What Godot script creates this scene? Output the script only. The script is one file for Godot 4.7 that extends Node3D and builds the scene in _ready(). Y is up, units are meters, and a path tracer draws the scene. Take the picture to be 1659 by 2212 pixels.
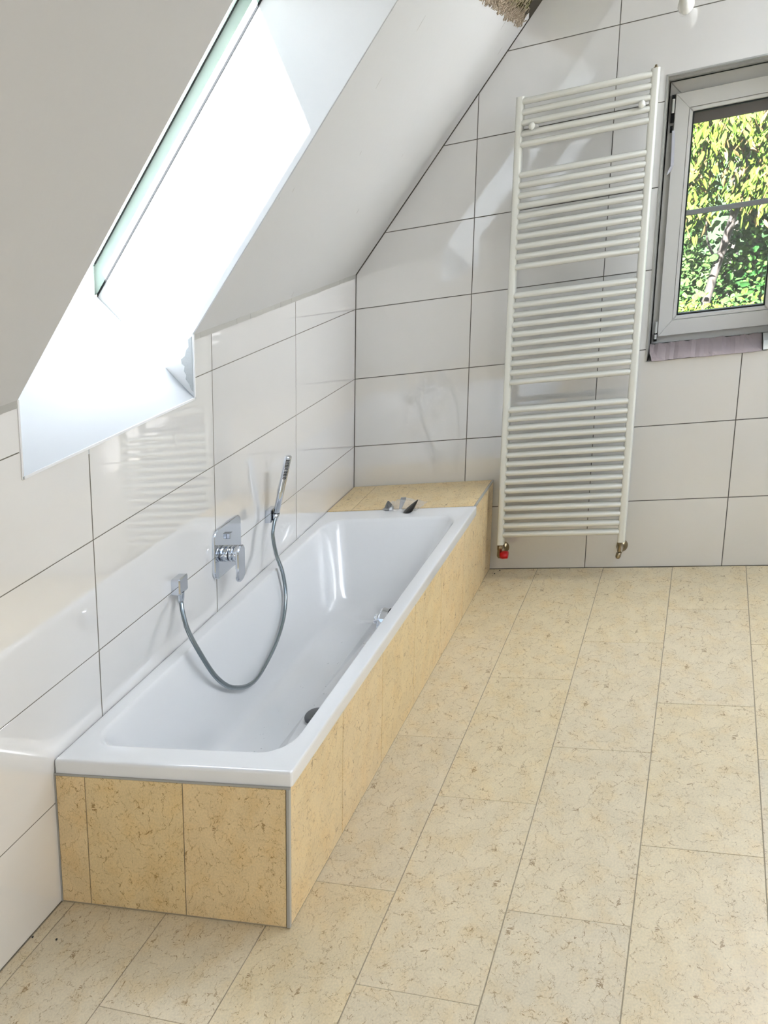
extends Node3D
# A bathroom under a sloping roof. Lengths are laid out on a plan with x from the left wall, y from the floor, z from the back wall,
# and S turns plan units into metres of this (long and narrow) room.
const S := Vector3(0.7154, 1.0, 1.824)
# openings added out of view for fill light: from, sill, to, head
var SW := Vector4(0.15, 0.9, 1.0, 2.45)
var FW := Vector4(2.1, 1.6, 3.15, 2.45)
var LW := Vector4(2.1, 0.05, 3.18, 2.6)
var LTOP := 2.85
var org := Vector3.ZERO
var M := {}
var rng := RandomNumberGenerator.new()
var used := {}

# ---------------------------------------------------------------- mesh helper
class Mb:
	var st := SurfaceTool.new()
	var S: Vector3
	var org: Vector3
	var uvs := 1.0
	var uvo := Vector2.ZERO
	var smooth := false
	var empty := true
	func _init(s: Vector3, o: Vector3) -> void:
		S = s; org = o
		st.begin(Mesh.PRIMITIVE_TRIANGLES)
	func vert(p: Vector3, uv := Vector2.ZERO) -> void:
		st.set_smooth_group(0 if smooth else 0xFFFFFFFF)
		st.set_uv(uv)
		st.add_vertex((p - org) * S)
		empty = false
	func tri(a: Vector3, b: Vector3, c: Vector3, ua := Vector2.ZERO, ub := Vector2.ZERO, uc := Vector2.ZERO) -> void:   # counter-clockwise from outside
		vert(a, ua); vert(c, uc); vert(b, ub)
	func quad(a: Vector3, b: Vector3, c: Vector3, d: Vector3) -> void:
		tri(a, b, c); tri(a, c, d)
	# polygon (u, v) pushed from w0 to w1 through the map f, both ends bevelled by bev
	func prism(poly: PackedVector2Array, f: Callable, w0: float, w1: float, bev := 0.0, both := false) -> void:
		var n := poly.size()
		var area := 0.0
		for i in n:
			area += poly[i].cross(poly[(i + 1) % n])
		var pg := poly.duplicate()
		if area < 0:
			pg.reverse()
		var o: Vector3 = f.call(pg[0].x, pg[0].y, w0)
		var e1: Vector3 = f.call(pg[0].x + .01, pg[0].y, w0) - o
		var e2: Vector3 = f.call(pg[0].x, pg[0].y + .01, w0) - o
		var e3: Vector3 = f.call(pg[0].x, pg[0].y, w0 + (.01 if w1 > w0 else -.01)) - o
		var flip := e1.cross(e2).dot(e3) < 0
		var ins := pg.duplicate()
		if bev > 0:
			for i in n:
				var d0 := (pg[i] - pg[(i + n - 1) % n]).normalized()
				var d1 := (pg[(i + 1) % n] - pg[i]).normalized()
				var n0 := Vector2(-d0.y, d0.x)
				var n1 := Vector2(-d1.y, d1.x)
				var m := n0 + n1
				ins[i] = pg[i] + m * (bev / maxf(0.3, 1.0 + n0.dot(n1)))
		var dirw := signf(w1 - w0)
		var lev := []
		if both and bev > 0:
			lev.append([ins, w0]); lev.append([pg, w0 + dirw * bev])
		else:
			lev.append([pg, w0])
		if bev > 0:
			lev.append([pg, w1 - dirw * bev]); lev.append([ins, w1])
		else:
			lev.append([pg, w1])
		var tr := Geometry2D.triangulate_polygon(lev[-1][0])
		for e in 2:
			var L = lev[-1] if e == 1 else lev[0]
			for k in range(0, tr.size(), 3):
				var q := [tr[k], tr[k + 1], tr[k + 2]]
				var cr: float = (L[0][q[1]] - L[0][q[0]]).cross(L[0][q[2]] - L[0][q[0]])
				if (cr < 0) != (flip != (e == 0)):
					q = [q[0], q[2], q[1]]
				var pp := []
				var uu := []
				for j in 3:
					var a: Vector2 = L[0][q[j]]
					pp.append(f.call(a.x, a.y, L[1])); uu.append(a * uvs + uvo)
				tri(pp[0], pp[1], pp[2], uu[0], uu[1], uu[2])
		for l in lev.size() - 1:
			for i in n:
				var j := (i + 1) % n
				var a: Vector2 = lev[l][0][i]
				var b: Vector2 = lev[l][0][j]
				var c: Vector2 = lev[l + 1][0][j]
				var d: Vector2 = lev[l + 1][0][i]
				var A: Vector3 = f.call(a.x, a.y, lev[l][1])
				var B: Vector3 = f.call(b.x, b.y, lev[l][1])
				var C: Vector3 = f.call(c.x, c.y, lev[l + 1][1])
				var D: Vector3 = f.call(d.x, d.y, lev[l + 1][1])
				var ua := a * uvs + uvo
				var ub := b * uvs + uvo
				var uc := c * uvs + uvo
				var ud := d * uvs + uvo
				if flip:
					tri(A, C, B, ua, uc, ub); tri(A, D, C, ua, ud, uc)
				else:
					tri(A, B, C, ua, ub, uc); tri(A, C, D, ua, uc, ud)
	func box(lo: Vector3, hi: Vector3, bev := 0.0) -> void:
		prism(PackedVector2Array([Vector2(lo.x, lo.y), Vector2(hi.x, lo.y), Vector2(hi.x, hi.y), Vector2(lo.x, hi.y)]), func(u, v, w): return Vector3(u, v, w), lo.z, hi.z, bev, true)
	# rings of equal length joined one after another; counter-clockwise rings seen from the far end
	func loft(rings: Array, cap0 := false, cap1 := false) -> void:
		var n: int = rings[0].size()
		for k in rings.size() - 1:
			var a = rings[k]
			var b = rings[k + 1]
			for i in n:
				var j := (i + 1) % n
				quad(a[i], a[j], b[j], b[i])
		var keep := smooth
		smooth = false
		for e in 2:
			if [cap0, cap1][e]:
				var r = rings[0] if e == 0 else rings[-1]
				var c := Vector3.ZERO
				for p in r:
					c += p
				c /= n
				for i in n:
					var j := (i + 1) % n
					if e == 1:
						tri(c, r[i], r[j])
					else:
						tri(c, r[j], r[i])
		smooth = keep
	func tube(path: Array, rad, n := 12, cap := true) -> void:
		var rings := []
		var t0: Vector3 = (path[1] - path[0]).normalized()
		var x := t0.cross(Vector3.UP if absf(t0.y) < .9 else Vector3.RIGHT).normalized()
		for k in path.size():
			var t: Vector3 = (path[mini(k + 1, path.size() - 1)] - path[maxi(k - 1, 0)]).normalized()
			x = (x - t * x.dot(t)).normalized()
			var y := t.cross(x)
			var r: float = rad[k] if rad is Array else rad
			var ring := []
			for i in n:
				var a := TAU * i / n
				ring.append(path[k] + (x * cos(a) + y * sin(a)) * r)
			rings.append(ring)
		smooth = true
		loft(rings, cap, cap)
		smooth = false
	# profile of (distance along axis, radius)
	func lathe(at: Vector3, axis: Vector3, prof: Array, n := 24) -> void:
		var z := axis.normalized()
		var x := z.cross(Vector3.UP if absf(z.y) < .9 else Vector3.RIGHT).normalized()
		var y := z.cross(x)
		for k in prof.size() - 1:
			var rings := []
			for e in 2:
				var ring := []
				for i in n:
					var a := TAU * i / n
					ring.append(at + z * prof[k + e].x + (x * cos(a) + y * sin(a)) * prof[k + e].y)
				rings.append(ring)
			smooth = true
			loft(rings)
		smooth = false
	func done() -> ArrayMesh:
		st.generate_normals()
		return st.commit()

func mb() -> Mb:
	return Mb.new(S, org)

func numbered(n: String) -> String:
	if not used.has(n):
		used[n] = 0
		return n
	used[n] += 1
	return "%s_%03d" % [n, used[n]]

func put(called: String, b: Mb, m: Material, parent: Node3D, label := "") -> MeshInstance3D:
	var o := MeshInstance3D.new()
	o.mesh = b.done()
	o.material_override = m
	if parent == self:
		o.name = numbered(called)
		o.position = org * S
		add_child(o)
	else:
		var n := called
		var k := 0
		while parent.has_node(NodePath(n)):
			k += 1
			n = "%s_%03d" % [called, k]
		o.name = n
		parent.add_child(o)
	if label:
		o.set_meta("label", label)
	return o

func base(called: String, at := Vector3.ZERO) -> Node3D:
	var o := Node3D.new()
	o.name = numbered(called)
	o.position = at * S
	org = at
	add_child(o)
	return o

func tag(o: Node3D, label: String, category: String, group := "", kind := "") -> void:
	o.set_meta("label", label)
	o.set_meta("category", category)
	if group:
		o.set_meta("group", group)
	if kind:
		o.set_meta("kind", kind)

func structure(o: Node3D, label: String, category: String) -> void:
	tag(o, label, category, "", "structure")

func V(x: float, y: float, z: float) -> Vector3:
	return Vector3(x, y, z)

func R2(u0: float, v0: float, u1: float, v1: float) -> PackedVector2Array:
	return PackedVector2Array([Vector2(u0, v0), Vector2(u1, v0), Vector2(u1, v1), Vector2(u0, v1)])

func round_rect(u0: float, v0: float, u1: float, v1: float, r: float, n := 6) -> PackedVector2Array:
	var out := PackedVector2Array()
	var c := [Vector2(u1 - r, v1 - r), Vector2(u0 + r, v1 - r), Vector2(u0 + r, v0 + r), Vector2(u1 - r, v0 + r)]
	for q in 4:
		for i in n + 1:
			var a := PI / 2 * (q + float(i) / n)
			out.append(c[q] + Vector2(cos(a), sin(a)) * r)
	return out

func XYZ(u, v, w): return Vector3(u, v, w)
func ZYX(u, v, w): return Vector3(w, v, u)
func XZY(u, v, w): return Vector3(u, w, v)
func roof_y(x: float, z: float) -> float: return 1.323 + 1.063 * x - 0.0157 * z
func ROOF(u, v, w): return Vector3(u, roof_y(u, v) + w, v)

func curve(pts: Array, per := 6) -> Array:
	var out := []
	for i in pts.size() - 1:
		var p0: Vector3 = pts[maxi(i - 1, 0)]
		var p1: Vector3 = pts[i]
		var p2: Vector3 = pts[i + 1]
		var p3: Vector3 = pts[mini(i + 2, pts.size() - 1)]
		for k in per:
			out.append(p1.cubic_interpolate(p2, p0, p3, float(k) / per))
	out.append(pts[-1])
	return out

# ---------------------------------------------------------------- materials
func mat(c: Color, rough := 0.5, metal := 0.0) -> StandardMaterial3D:
	var m := StandardMaterial3D.new()
	m.albedo_color = c
	m.roughness = rough
	m.metallic = metal
	return m

func noise(freq: float, sd: int, warp := 0.0, wfreq := 0.02, oct := 1) -> FastNoiseLite:
	var n := FastNoiseLite.new()
	n.noise_type = FastNoiseLite.TYPE_SIMPLEX_SMOOTH
	n.seed = sd
	n.frequency = freq
	n.fractal_type = FastNoiseLite.FRACTAL_FBM if oct > 1 else FastNoiseLite.FRACTAL_NONE
	n.fractal_octaves = oct
	if warp > 0:
		n.domain_warp_enabled = true
		n.domain_warp_amplitude = warp
		n.domain_warp_frequency = wfreq
		n.domain_warp_fractal_octaves = 2
	return n

func stone_texture() -> ImageTexture:
	var N := 1536
	var a := noise(0.0085, 11, 46.0, 0.022).get_image(N, N).get_data()
	var b := noise(0.017, 12, 34.0, 0.035).get_image(N, N).get_data()
	var e := noise(0.013, 22, 40.0, 0.03).get_image(N, N).get_data()
	var m := noise(0.0055, 13, 40.0, 0.012, 2).get_image(N, N).get_data()
	var m2 := noise(0.0065, 14, 40.0, 0.012, 2).get_image(N, N).get_data()
	var g := noise(0.09, 15, 0.0, 0.02, 3).get_image(N, N).get_data()
	var br := noise(0.022, 16, 20.0, 0.05, 2).get_image(N, N).get_data()
	var out := PackedByteArray()
	out.resize(N * N * 3)
	for i in N * N:
		var d := 0.0
		var q := br[i]
		var da := absi(a[i] - 128)
		if da < 5 and q > 92:
			d = minf(1.0, 1.4 - da / 3.6) * clampf((m[i] - 70) / 45.0, 0.0, 1.0) * clampf((q - 96) / 22.0, 0.0, 1.0)
		var db := absi(b[i] - 124)
		if db < 6 and q < 158:
			d = maxf(d, minf(1.0, 1.4 - db / 4.2) * clampf((m2[i] - 80) / 45.0, 0.0, 1.0) * clampf((158 - q) / 22.0, 0.0, 1.0) * 0.9)
		var de := absi(e[i] - 132)
		if de < 5 and q > 112:
			d = maxf(d, minf(1.0, 1.4 - de / 3.6) * clampf((165 - m[i]) / 45.0, 0.0, 1.0) * 0.8)
		var v := (0.965 + (g[i] - 128) * 0.00035 + (m[i] - 128) * 0.0002) * 255.0
		var w := maxf((m2[i] - 118) * 0.00035, 0.0)
		out[i * 3] = int(clampf(v * (1.0 - d * 0.31), 0, 255))
		out[i * 3 + 1] = int(clampf(v * (1.0 - d * 0.39 - w * 0.5), 0, 255))
		out[i * 3 + 2] = int(clampf(v * (1.0 - d * 0.50 - w * 1.5), 0, 255))
	return ImageTexture.create_from_image(Image.create_from_data(N, N, false, Image.FORMAT_RGB8, out))

func bumps(m: StandardMaterial3D, freq: float, scale: float, strength: float, sd: int) -> void:
	var t := NoiseTexture2D.new()
	t.width = 512; t.height = 512
	t.seamless = true
	t.as_normal_map = true
	t.bump_strength = 2.0
	t.noise = noise(freq, sd, 0.0, 0.02, 3)
	m.normal_enabled = true
	m.normal_texture = t
	m.normal_scale = strength
	m.uv1_triplanar = true
	m.uv1_world_triplanar = true
	m.uv1_scale = Vector3.ONE * scale

func make_materials() -> void:
	M.tile = mat(Color(0.93,0.922,0.91), 0.03, 0.03)
	M.tile.metallic_specular = 0.7
	M.tile.clearcoat_enabled = true
	M.tile.clearcoat = 0.5
	M.tile.clearcoat_roughness = 0.02
	M.gable_tile = M.tile.duplicate()
	M.gable_tile.metallic = 0.12
	M.gable_tile.clearcoat = 1.0
	M.grout = mat(Color(0.44, 0.42, 0.38), 0.9)
	M.floor_grout = mat(Color(0.66, 0.61, 0.52), 0.9)
	M.plaster = mat(Color(0.78,0.775,0.765), 0.75)
	bumps(M.plaster, 0.03, 1.2, 0.10, 5)
	M.jamb = mat(Color(0.92, 0.92, 0.92), 0.6)
	M.white = mat(Color(0.965,0.965,0.955), 0.6)
	M.trowel = mat(Color(0.74, 0.75, 0.75), 0.85)
	bumps(M.trowel, 0.05, 4.0, 0.9, 6)
	M.lacquer = mat(Color(0.92, 0.92, 0.89), 0.3)
	M.pvc = mat(Color(0.945, 0.935, 0.91), 0.35)
	M.enamel = mat(Color(0.93, 0.93, 0.93), 0.09)
	M.enamel.metallic_specular = 0.6
	M.radiator = mat(Color(0.925, 0.92, 0.88), 0.25)
	M.chrome = mat(Color(0.80, 0.82, 0.85), 0.05, 1.0)
	M.hose = mat(Color(0.52, 0.56, 0.58), 0.25, 1.0)
	M.nickel = mat(Color(0.62, 0.56, 0.45), 0.3, 1.0)
	M.alu = mat(Color(0.72, 0.72, 0.71), 0.35, 0.9)
	M.drain = mat(Color(0.33, 0.34, 0.35), 0.35, 0.5)
	M.joint = mat(Color(0.09, 0.09, 0.09), 0.9)
	M.steel = mat(Color(0.45, 0.46, 0.47), 0.25, 0.9)
	M.red = mat(Color(0.78, 0.03, 0.06), 0.4)
	M.black = mat(Color(0.02, 0.022, 0.025), 0.5)
	M.dark = mat(Color(0.08, 0.085, 0.09), 0.15, 0.6)
	M.rubber = mat(Color(0.05, 0.052, 0.056), 0.5)
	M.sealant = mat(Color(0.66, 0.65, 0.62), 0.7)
	M.strip = mat(Color(0.68, 0.67, 0.64), 0.45)
	M.sill = mat(Color(0.69, 0.705, 0.715), 0.6)  # greyer than the white jambs, to tone down the strong light on it
	M.mint = mat(Color(0.78, 0.83, 0.80), 0.4)
	M.dulled_wall = mat(Color(0.84, 0.82, 0.79), 0.95)  # duller tone for an unseen wall part, cuts bounce light
	M.roof = mat(Color(0.35, 0.25, 0.2), 0.9)
	M.brown = mat(Color(0.34, 0.25, 0.20), 0.7)
	M.bar = mat(Color(0.55, 0.56, 0.56), 0.4)
	M.paper = mat(Color(0.70, 0.64, 0.63), 0.9)
	M.wool = mat(Color(0.50, 0.49, 0.33), 1.0)
	M.wool_dark = mat(Color(0.30, 0.28, 0.17), 1.0)
	M.torn = mat(Color(0.66, 0.60, 0.52), 1.0)
	M.wool_pale = mat(Color(0.72, 0.67, 0.56), 1.0)
	M.glass = mat(Color(1, 1, 1, 0.04), 0.0)
	M.glass.transparency = BaseMaterial3D.TRANSPARENCY_ALPHA
	M.film = mat(Color(0.95, 0.95, 0.95, 0.22), 0.15)
	M.film.transparency = BaseMaterial3D.TRANSPARENCY_ALPHA
	M.tagp = mat(Color(0.90, 0.90, 0.93), 0.3)
	M.bulb = mat(Color(0.93, 0.92, 0.89), 0.12)
	M.ivory = mat(Color(0.86, 0.80, 0.70), 0.5)
	M.meadow = mat(Color(0.19, 0.31, 0.135), 0.9)
	M.bark = mat(Color(0.21, 0.18, 0.15), 0.9)
	bumps(M.bark, 0.05, 3.0, 1.0, 8)
	var tex := stone_texture()
	M.floor_stone = []
	M.panel_stone = []
	for k in 3:
		var f := mat([Color(0.885, 0.82, 0.69), Color(0.875, 0.815, 0.695), Color(0.89, 0.82, 0.675)][k], 0.42)
		f.albedo_texture = tex
		M.floor_stone.append(f)
		var p := mat([Color(0.925, 0.82, 0.63), Color(0.915, 0.815, 0.62), Color(0.92, 0.82, 0.635)][k], 0.42)
		p.albedo_texture = tex
		M.panel_stone.append(p)

# ---------------------------------------------------------------- setting
func tile(poly: PackedVector2Array, f: Callable, th: float, m: Material, parent: Node3D, bev := 0.0009, tilt := 0.0) -> void:
	if poly.size() < 3:
		return
	var b := mb()
	b.uvo = Vector2(rng.randf_range(0.02, 0.66), rng.randf_range(0.02, 0.36)) - poly[0]
	var lo := poly[0]
	for p in poly:
		lo = lo.min(p)
	b.uvo = Vector2(rng.randf_range(0.02, 0.64), rng.randf_range(0.02, 0.36)) - lo
	if tilt > 0:
		var tx := rng.randf_range(-tilt, tilt)
		var ty := rng.randf_range(-tilt, tilt)
		var g := f
		f = func(u, v, w): return g.call(u, v, w + (u - lo.x - 0.3) * tx + (v - lo.y - 0.15) * ty)
	b.prism(poly, f, -th, 0.0, bev)
	put("tile", b, m, parent)

func cut(poly: PackedVector2Array, keep: PackedVector2Array, minus: Array) -> Array:
	var parts := [poly]
	if keep.size():
		parts = Array(Geometry2D.intersect_polygons(poly, keep))
	for q in minus:
		var nxt := []
		for p in parts:
			nxt.append_array(Array(Geometry2D.clip_polygons(p, q)))
		parts = nxt
	return parts

func build_setting() -> void:
	org = Vector3.ZERO
	var J := 0.0014
	var rows := [0.0]
	for k in 9:
		rows.append(0.2759 + 0.3 * k)
	# left wall -----------------------------------------------------------
	var wl := base("wall_left")
	structure(wl, "low left wall of large white glossy tiles under the sloping ceiling", "wall")
	var b := mb()
	var n0 := 1.3037
	var n1 := 2.031
	var m0 := n0 + 1.63
	var m1 := n1 + 1.63
	for r in [[-0.3, n0 - 0.006, 1.318], [n0 - 0.006, n1 + 0.006, 1.112], [n1 + 0.006, m0 - 0.006, 1.275], [m0 - 0.006, m1 + 0.006, 1.112], [m1 + 0.006, 5.1, 1.262]]:
		b.prism(R2(r[0], -0.2, r[1], r[2]), ZYX, -0.35, -0.0008)
	put("grout", b, M.grout, wl)
	var keep := PackedVector2Array([Vector2(0.002, 0.001), Vector2(5, 0.001), Vector2(5, 1.313 - 0.0157 * 5), Vector2(0.002, 1.313)])
	var notch := R2(n0 - 0.003, 1.1125, n1 + 0.003, 2.0)
	var notch2 := R2(m0 - 0.003, 1.1125, m1 + 0.003, 2.0)
	var zj := [0.0]
	for k in 9:
		zj.append(0.5985 + 0.6003 * k)
	for i in rows.size() - 1:
		for k in zj.size() - 1:
			for p in cut(R2(zj[k] + J * 1.5, rows[i] + J, zj[k + 1] - J * 1.5, rows[i + 1] - J), keep, [notch, notch2]):
				tile(p, ZYX, 0.008, M.tile, wl, 0.0004, 0.0010)
	# back wall -----------------------------------------------------------
	var wb := base("wall_back")
	structure(wb, "gable wall of large white glossy tiles behind bathtub and towel radiator", "wall")
	var wx0 := 1.396
	var wx1 := 1.966
	var wy0 := 0.83
	var wy1 := 1.863
	b = mb()
	for r in [[-0.4, -0.2, wx0, 2.75], [wx1, -0.2, 3.5, 2.75], [wx0, -0.2, wx1, wy0 - 0.002], [wx0, wy1 + 0.002, wx1, 2.75]]:
		b.prism(R2(r[0], r[1], r[2], r[3]), XYZ, -0.3, -0.0018)
	put("grout", b, M.grout, wb)
	keep = PackedVector2Array([Vector2(0.002, 0.001), Vector2(3.2, 0.001), Vector2(3.2, 2.6), Vector2((2.6 - 1.319) / 1.063, 2.6), Vector2(0.002, 1.319)])
	var hole := R2(wx0 - 0.004, wy0 - 0.001, wx1 + 0.004, wy1 + 0.004)
	var xj := [0.0]
	for k in 6:
		xj.append(0.5877 + 0.6 * k)
	for i in rows.size() - 1:
		for k in xj.size() - 1:
			for p in cut(R2(xj[k] + J, rows[i] + J, xj[k + 1] - J, rows[i + 1] - J), keep, [hole]):
				tile(p, XYZ, 0.008, M.gable_tile, wb, 0.0008, 0.0016)
	# floor ---------------------------------------------------------------
	var fl := base("floor")
	structure(fl, "floor of beige fossil limestone slabs laid in lengthwise strips", "floor")
	b = mb()
	b.prism(R2(-0.3, -0.3, 3.4, 5.1), XZY, -0.2, -0.0012)
	put("grout", b, M.floor_grout, fl)
	var fx := [0.003]
	for k in 11:
		fx.append(0.0455 + 0.3071 * k)
	var start := [0.45, 0.5045, 0.417, 0.604, 0.255, 0.614, 0.367, 0.612, 0.2, 0.45, 0.1]
	for i in fx.size() - 1:
		var z: float = start[i] - 0.6085
		while z < 4.95:
			for p in cut(R2(fx[i] + J, z + 0.0007, fx[i + 1] - J, z + 0.6085 - 0.0007), R2(0.003, 0.003, 3.199, 4.95), [R2(0, 0, 0.72, 1.96)]):
				tile(p, XZY, 0.012, M.floor_stone[rng.randi() % 3], fl, 0.0006, 0.0006)
			z += 0.6085
	# walls out of view ----------------------------------------------------
	var wr := base("wall_right")
	structure(wr, "plain white right wall with a window opening added for fill light", "wall")
	b = mb()
	for r in [[-0.1, -0.2, SW.x, 2.75], [SW.z, -0.2, SW.z + 0.2, 2.75], [SW.x, -0.2, SW.z, SW.y], [SW.x, SW.w, SW.z, 2.75]]:
		b.prism(R2(r[0], r[1], r[2], r[3]), ZYX, 3.2, 3.45)
	put("plaster", b, M.white, wr)
	b = mb()
	b.prism(R2(SW.z + 0.2, -0.2, 5.1, 2.75), ZYX, 3.2, 3.45)
	put("dulled_part", b, M.dulled_wall, wr)  # unseen stretch of wall, toned down to dim the left wall opposite
	var wf := base("wall_front")
	structure(wf, "plain white wall behind the camera", "wall")
	b = mb()
	for r in [[-0.4, -0.2, FW.x, 2.9], [FW.z, -0.2, 3.5, 2.9], [FW.x, -0.2, FW.z, FW.y], [FW.x, FW.w, FW.z, 2.9]]:
		b.prism(R2(r[0], r[1], r[2], r[3]), XYZ, 4.95, 5.1)
	put("plaster", b, M.white, wf)
	# ceiling ---------------------------------------------------------------
	var ce := base("ceiling")
	structure(ce, "pale plastered sloping ceiling broken off at the top edge", "ceiling")
	b = mb()
	var edge := PackedVector2Array([Vector2(0, 0.004), Vector2(0, n0 - 0.001), Vector2(0.795, n0 - 0.001)])
	for k in range(22, 0, -1):
		edge.append(Vector2(0.776 + 0.014 * k / 22.0 + rng.randf_range(-0.006, 0.006), n0 * k / 22.0 - 0.01))
	edge.append(Vector2(0.79, 0.02)); edge.append(Vector2(0.80, 0.004))
	b.prism(edge, ROOF, 0.0, 0.02)
	b.prism(R2(0, n1 + 0.001, 1.12, m0 - 0.001), ROOF, 0.0, 0.02)
	b.prism(R2(0, m1 + 0.001, 1.12, 5.0), ROOF, 0.0, 0.02)
	b.prism(R2(0.802, n0, 1.12, n1), ROOF, 0.0, 0.02)
	b.prism(R2(0.802, m0, 1.12, m1), ROOF, 0.0, 0.02)
	put("slope_board", b, M.plaster, ce)
	for q in [[0.570, 1.088, 0.012], [0.414, 0.877, 0.006], [0.248, 0.532, 0.007], [0.337, 1.225, 0.006], [0.321, 1.287, 0.004], [0.402, 0.442, 0.004], [0.394, 0.076, 0.004], [0.194, 0.065, 0.006], [0.703, 0.098, 0.010], [0.697, 1.053, 0.016], [0.762, 0.273, 0.014], [0.015, 0.651, 0.008]]:
		b = mb()
		b.prism(PackedVector2Array([Vector2(q[0] - q[2], q[1] - 0.003), Vector2(q[0] - q[2] * 0.3, q[1] - 0.0018), Vector2(q[0] + q[2], q[1] + 0.003), Vector2(q[0] + q[2] * 0.2, q[1] + 0.0022)]), ROOF, 0.002, -0.0004)
		put("nick", b, M.sealant, ce)
	b = mb()
	for r in [[1.0, -0.1, LW.x, 5.1], [LW.z, -0.1, 3.45, 5.1], [LW.x, -0.1, LW.z, LW.y], [LW.x, LW.w, LW.z, 5.1]]:
		b.prism(R2(r[0], r[1], r[2], r[3]), XZY, 2.5, 2.65)
	put("flat_board", b, M.plaster, ce)
	# white shaft of an unseen roof lantern, added to bring in fill light
	b = mb()
	for r in [[LW.x - 0.06, LW.y - 0.06, LW.x, LW.w + 0.06], [LW.z, LW.y - 0.06, LW.z + 0.06, LW.w + 0.06], [LW.x, LW.y - 0.06, LW.z, LW.y], [LW.x, LW.w, LW.z, LW.w + 0.06]]:
		b.prism(R2(r[0], r[1], r[2], r[3]), XZY, 2.64, LTOP)
	put("added_light_shaft", b, M.white, ce)
	var lan := base("window_6")
	structure(lan, "glazed roof lantern added out of view for fill light", "window")
	b = mb()
	for p in frame4(LW.x - 0.07, LW.y - 0.07, LW.z + 0.07, LW.w + 0.07, 0.1):
		b = mb()
		b.prism(p, XZY, LTOP, LTOP + 0.05, 0.003, true)
		put("frame", b, M.pvc, lan)
	b = mb()
	b.prism(R2(LW.x, LW.y, LW.z, LW.w), XZY, LTOP + 0.02, LTOP + 0.03)
	put("pane", b, M.glass, lan)
	b = mb()
	b.prism(R2(-0.5, -0.35, 0.765, n0 - 0.03), ROOF, 0.021, 0.66)
	b.prism(R2(0.765, -0.35, 1.25, n0 - 0.03), ROOF, 0.16, 0.66)
	b.prism(R2(-0.5, n1 + 0.03, 1.25, m0 - 0.03), ROOF, 0.021, 0.66)
	b.prism(R2(-0.5, m1 + 0.03, 1.25, 5.1), ROOF, 0.021, 0.66)
	b.prism(R2(0.83, n0 - 0.031, 1.25, n1 + 0.031), ROOF, 0.021, 0.66)
	b.prism(R2(0.83, m0 - 0.031, 1.25, m1 + 0.031), ROOF, 0.021, 0.66)
	put("rafters", b, M.roof, ce)
	# grey joint between ceiling and tiles
	var tr := base("trim_1")
	structure(tr, "grey uneven joint between low tiled wall and sloping ceiling", "joint")
	b = mb()
	for seg in [[0.004, n0 - 0.004], [n1 + 0.004, m0 - 0.004], [m1 + 0.004, 4.9]]:
		var z0: float = seg[0]
		while z0 < seg[1]:
			var z1 := minf(z0 + 0.045, seg[1])
			var d := rng.randf_range(0.0, 0.003)
			var yt := roof_y(0, (z0 + z1) / 2)
			b.box(V(-0.004, yt - 0.016, z0), V(0.0006 + d * 0.4, yt + 0.001 + d, z1 + 0.001))
			z0 += 0.045
	put("sealant_strip", b, M.sealant, tr)
	build_skylight(n0, n1, "window_1", "narrow roof window in a deep white plastered opening in the sloping ceiling")
	build_skylight(m0, m1, "window_4", "second roof window near the camera, out of view", -0.0157 * 1.63)
	build_window(wx0, wx1, wy0, wy1)
	build_added_windows()

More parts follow.
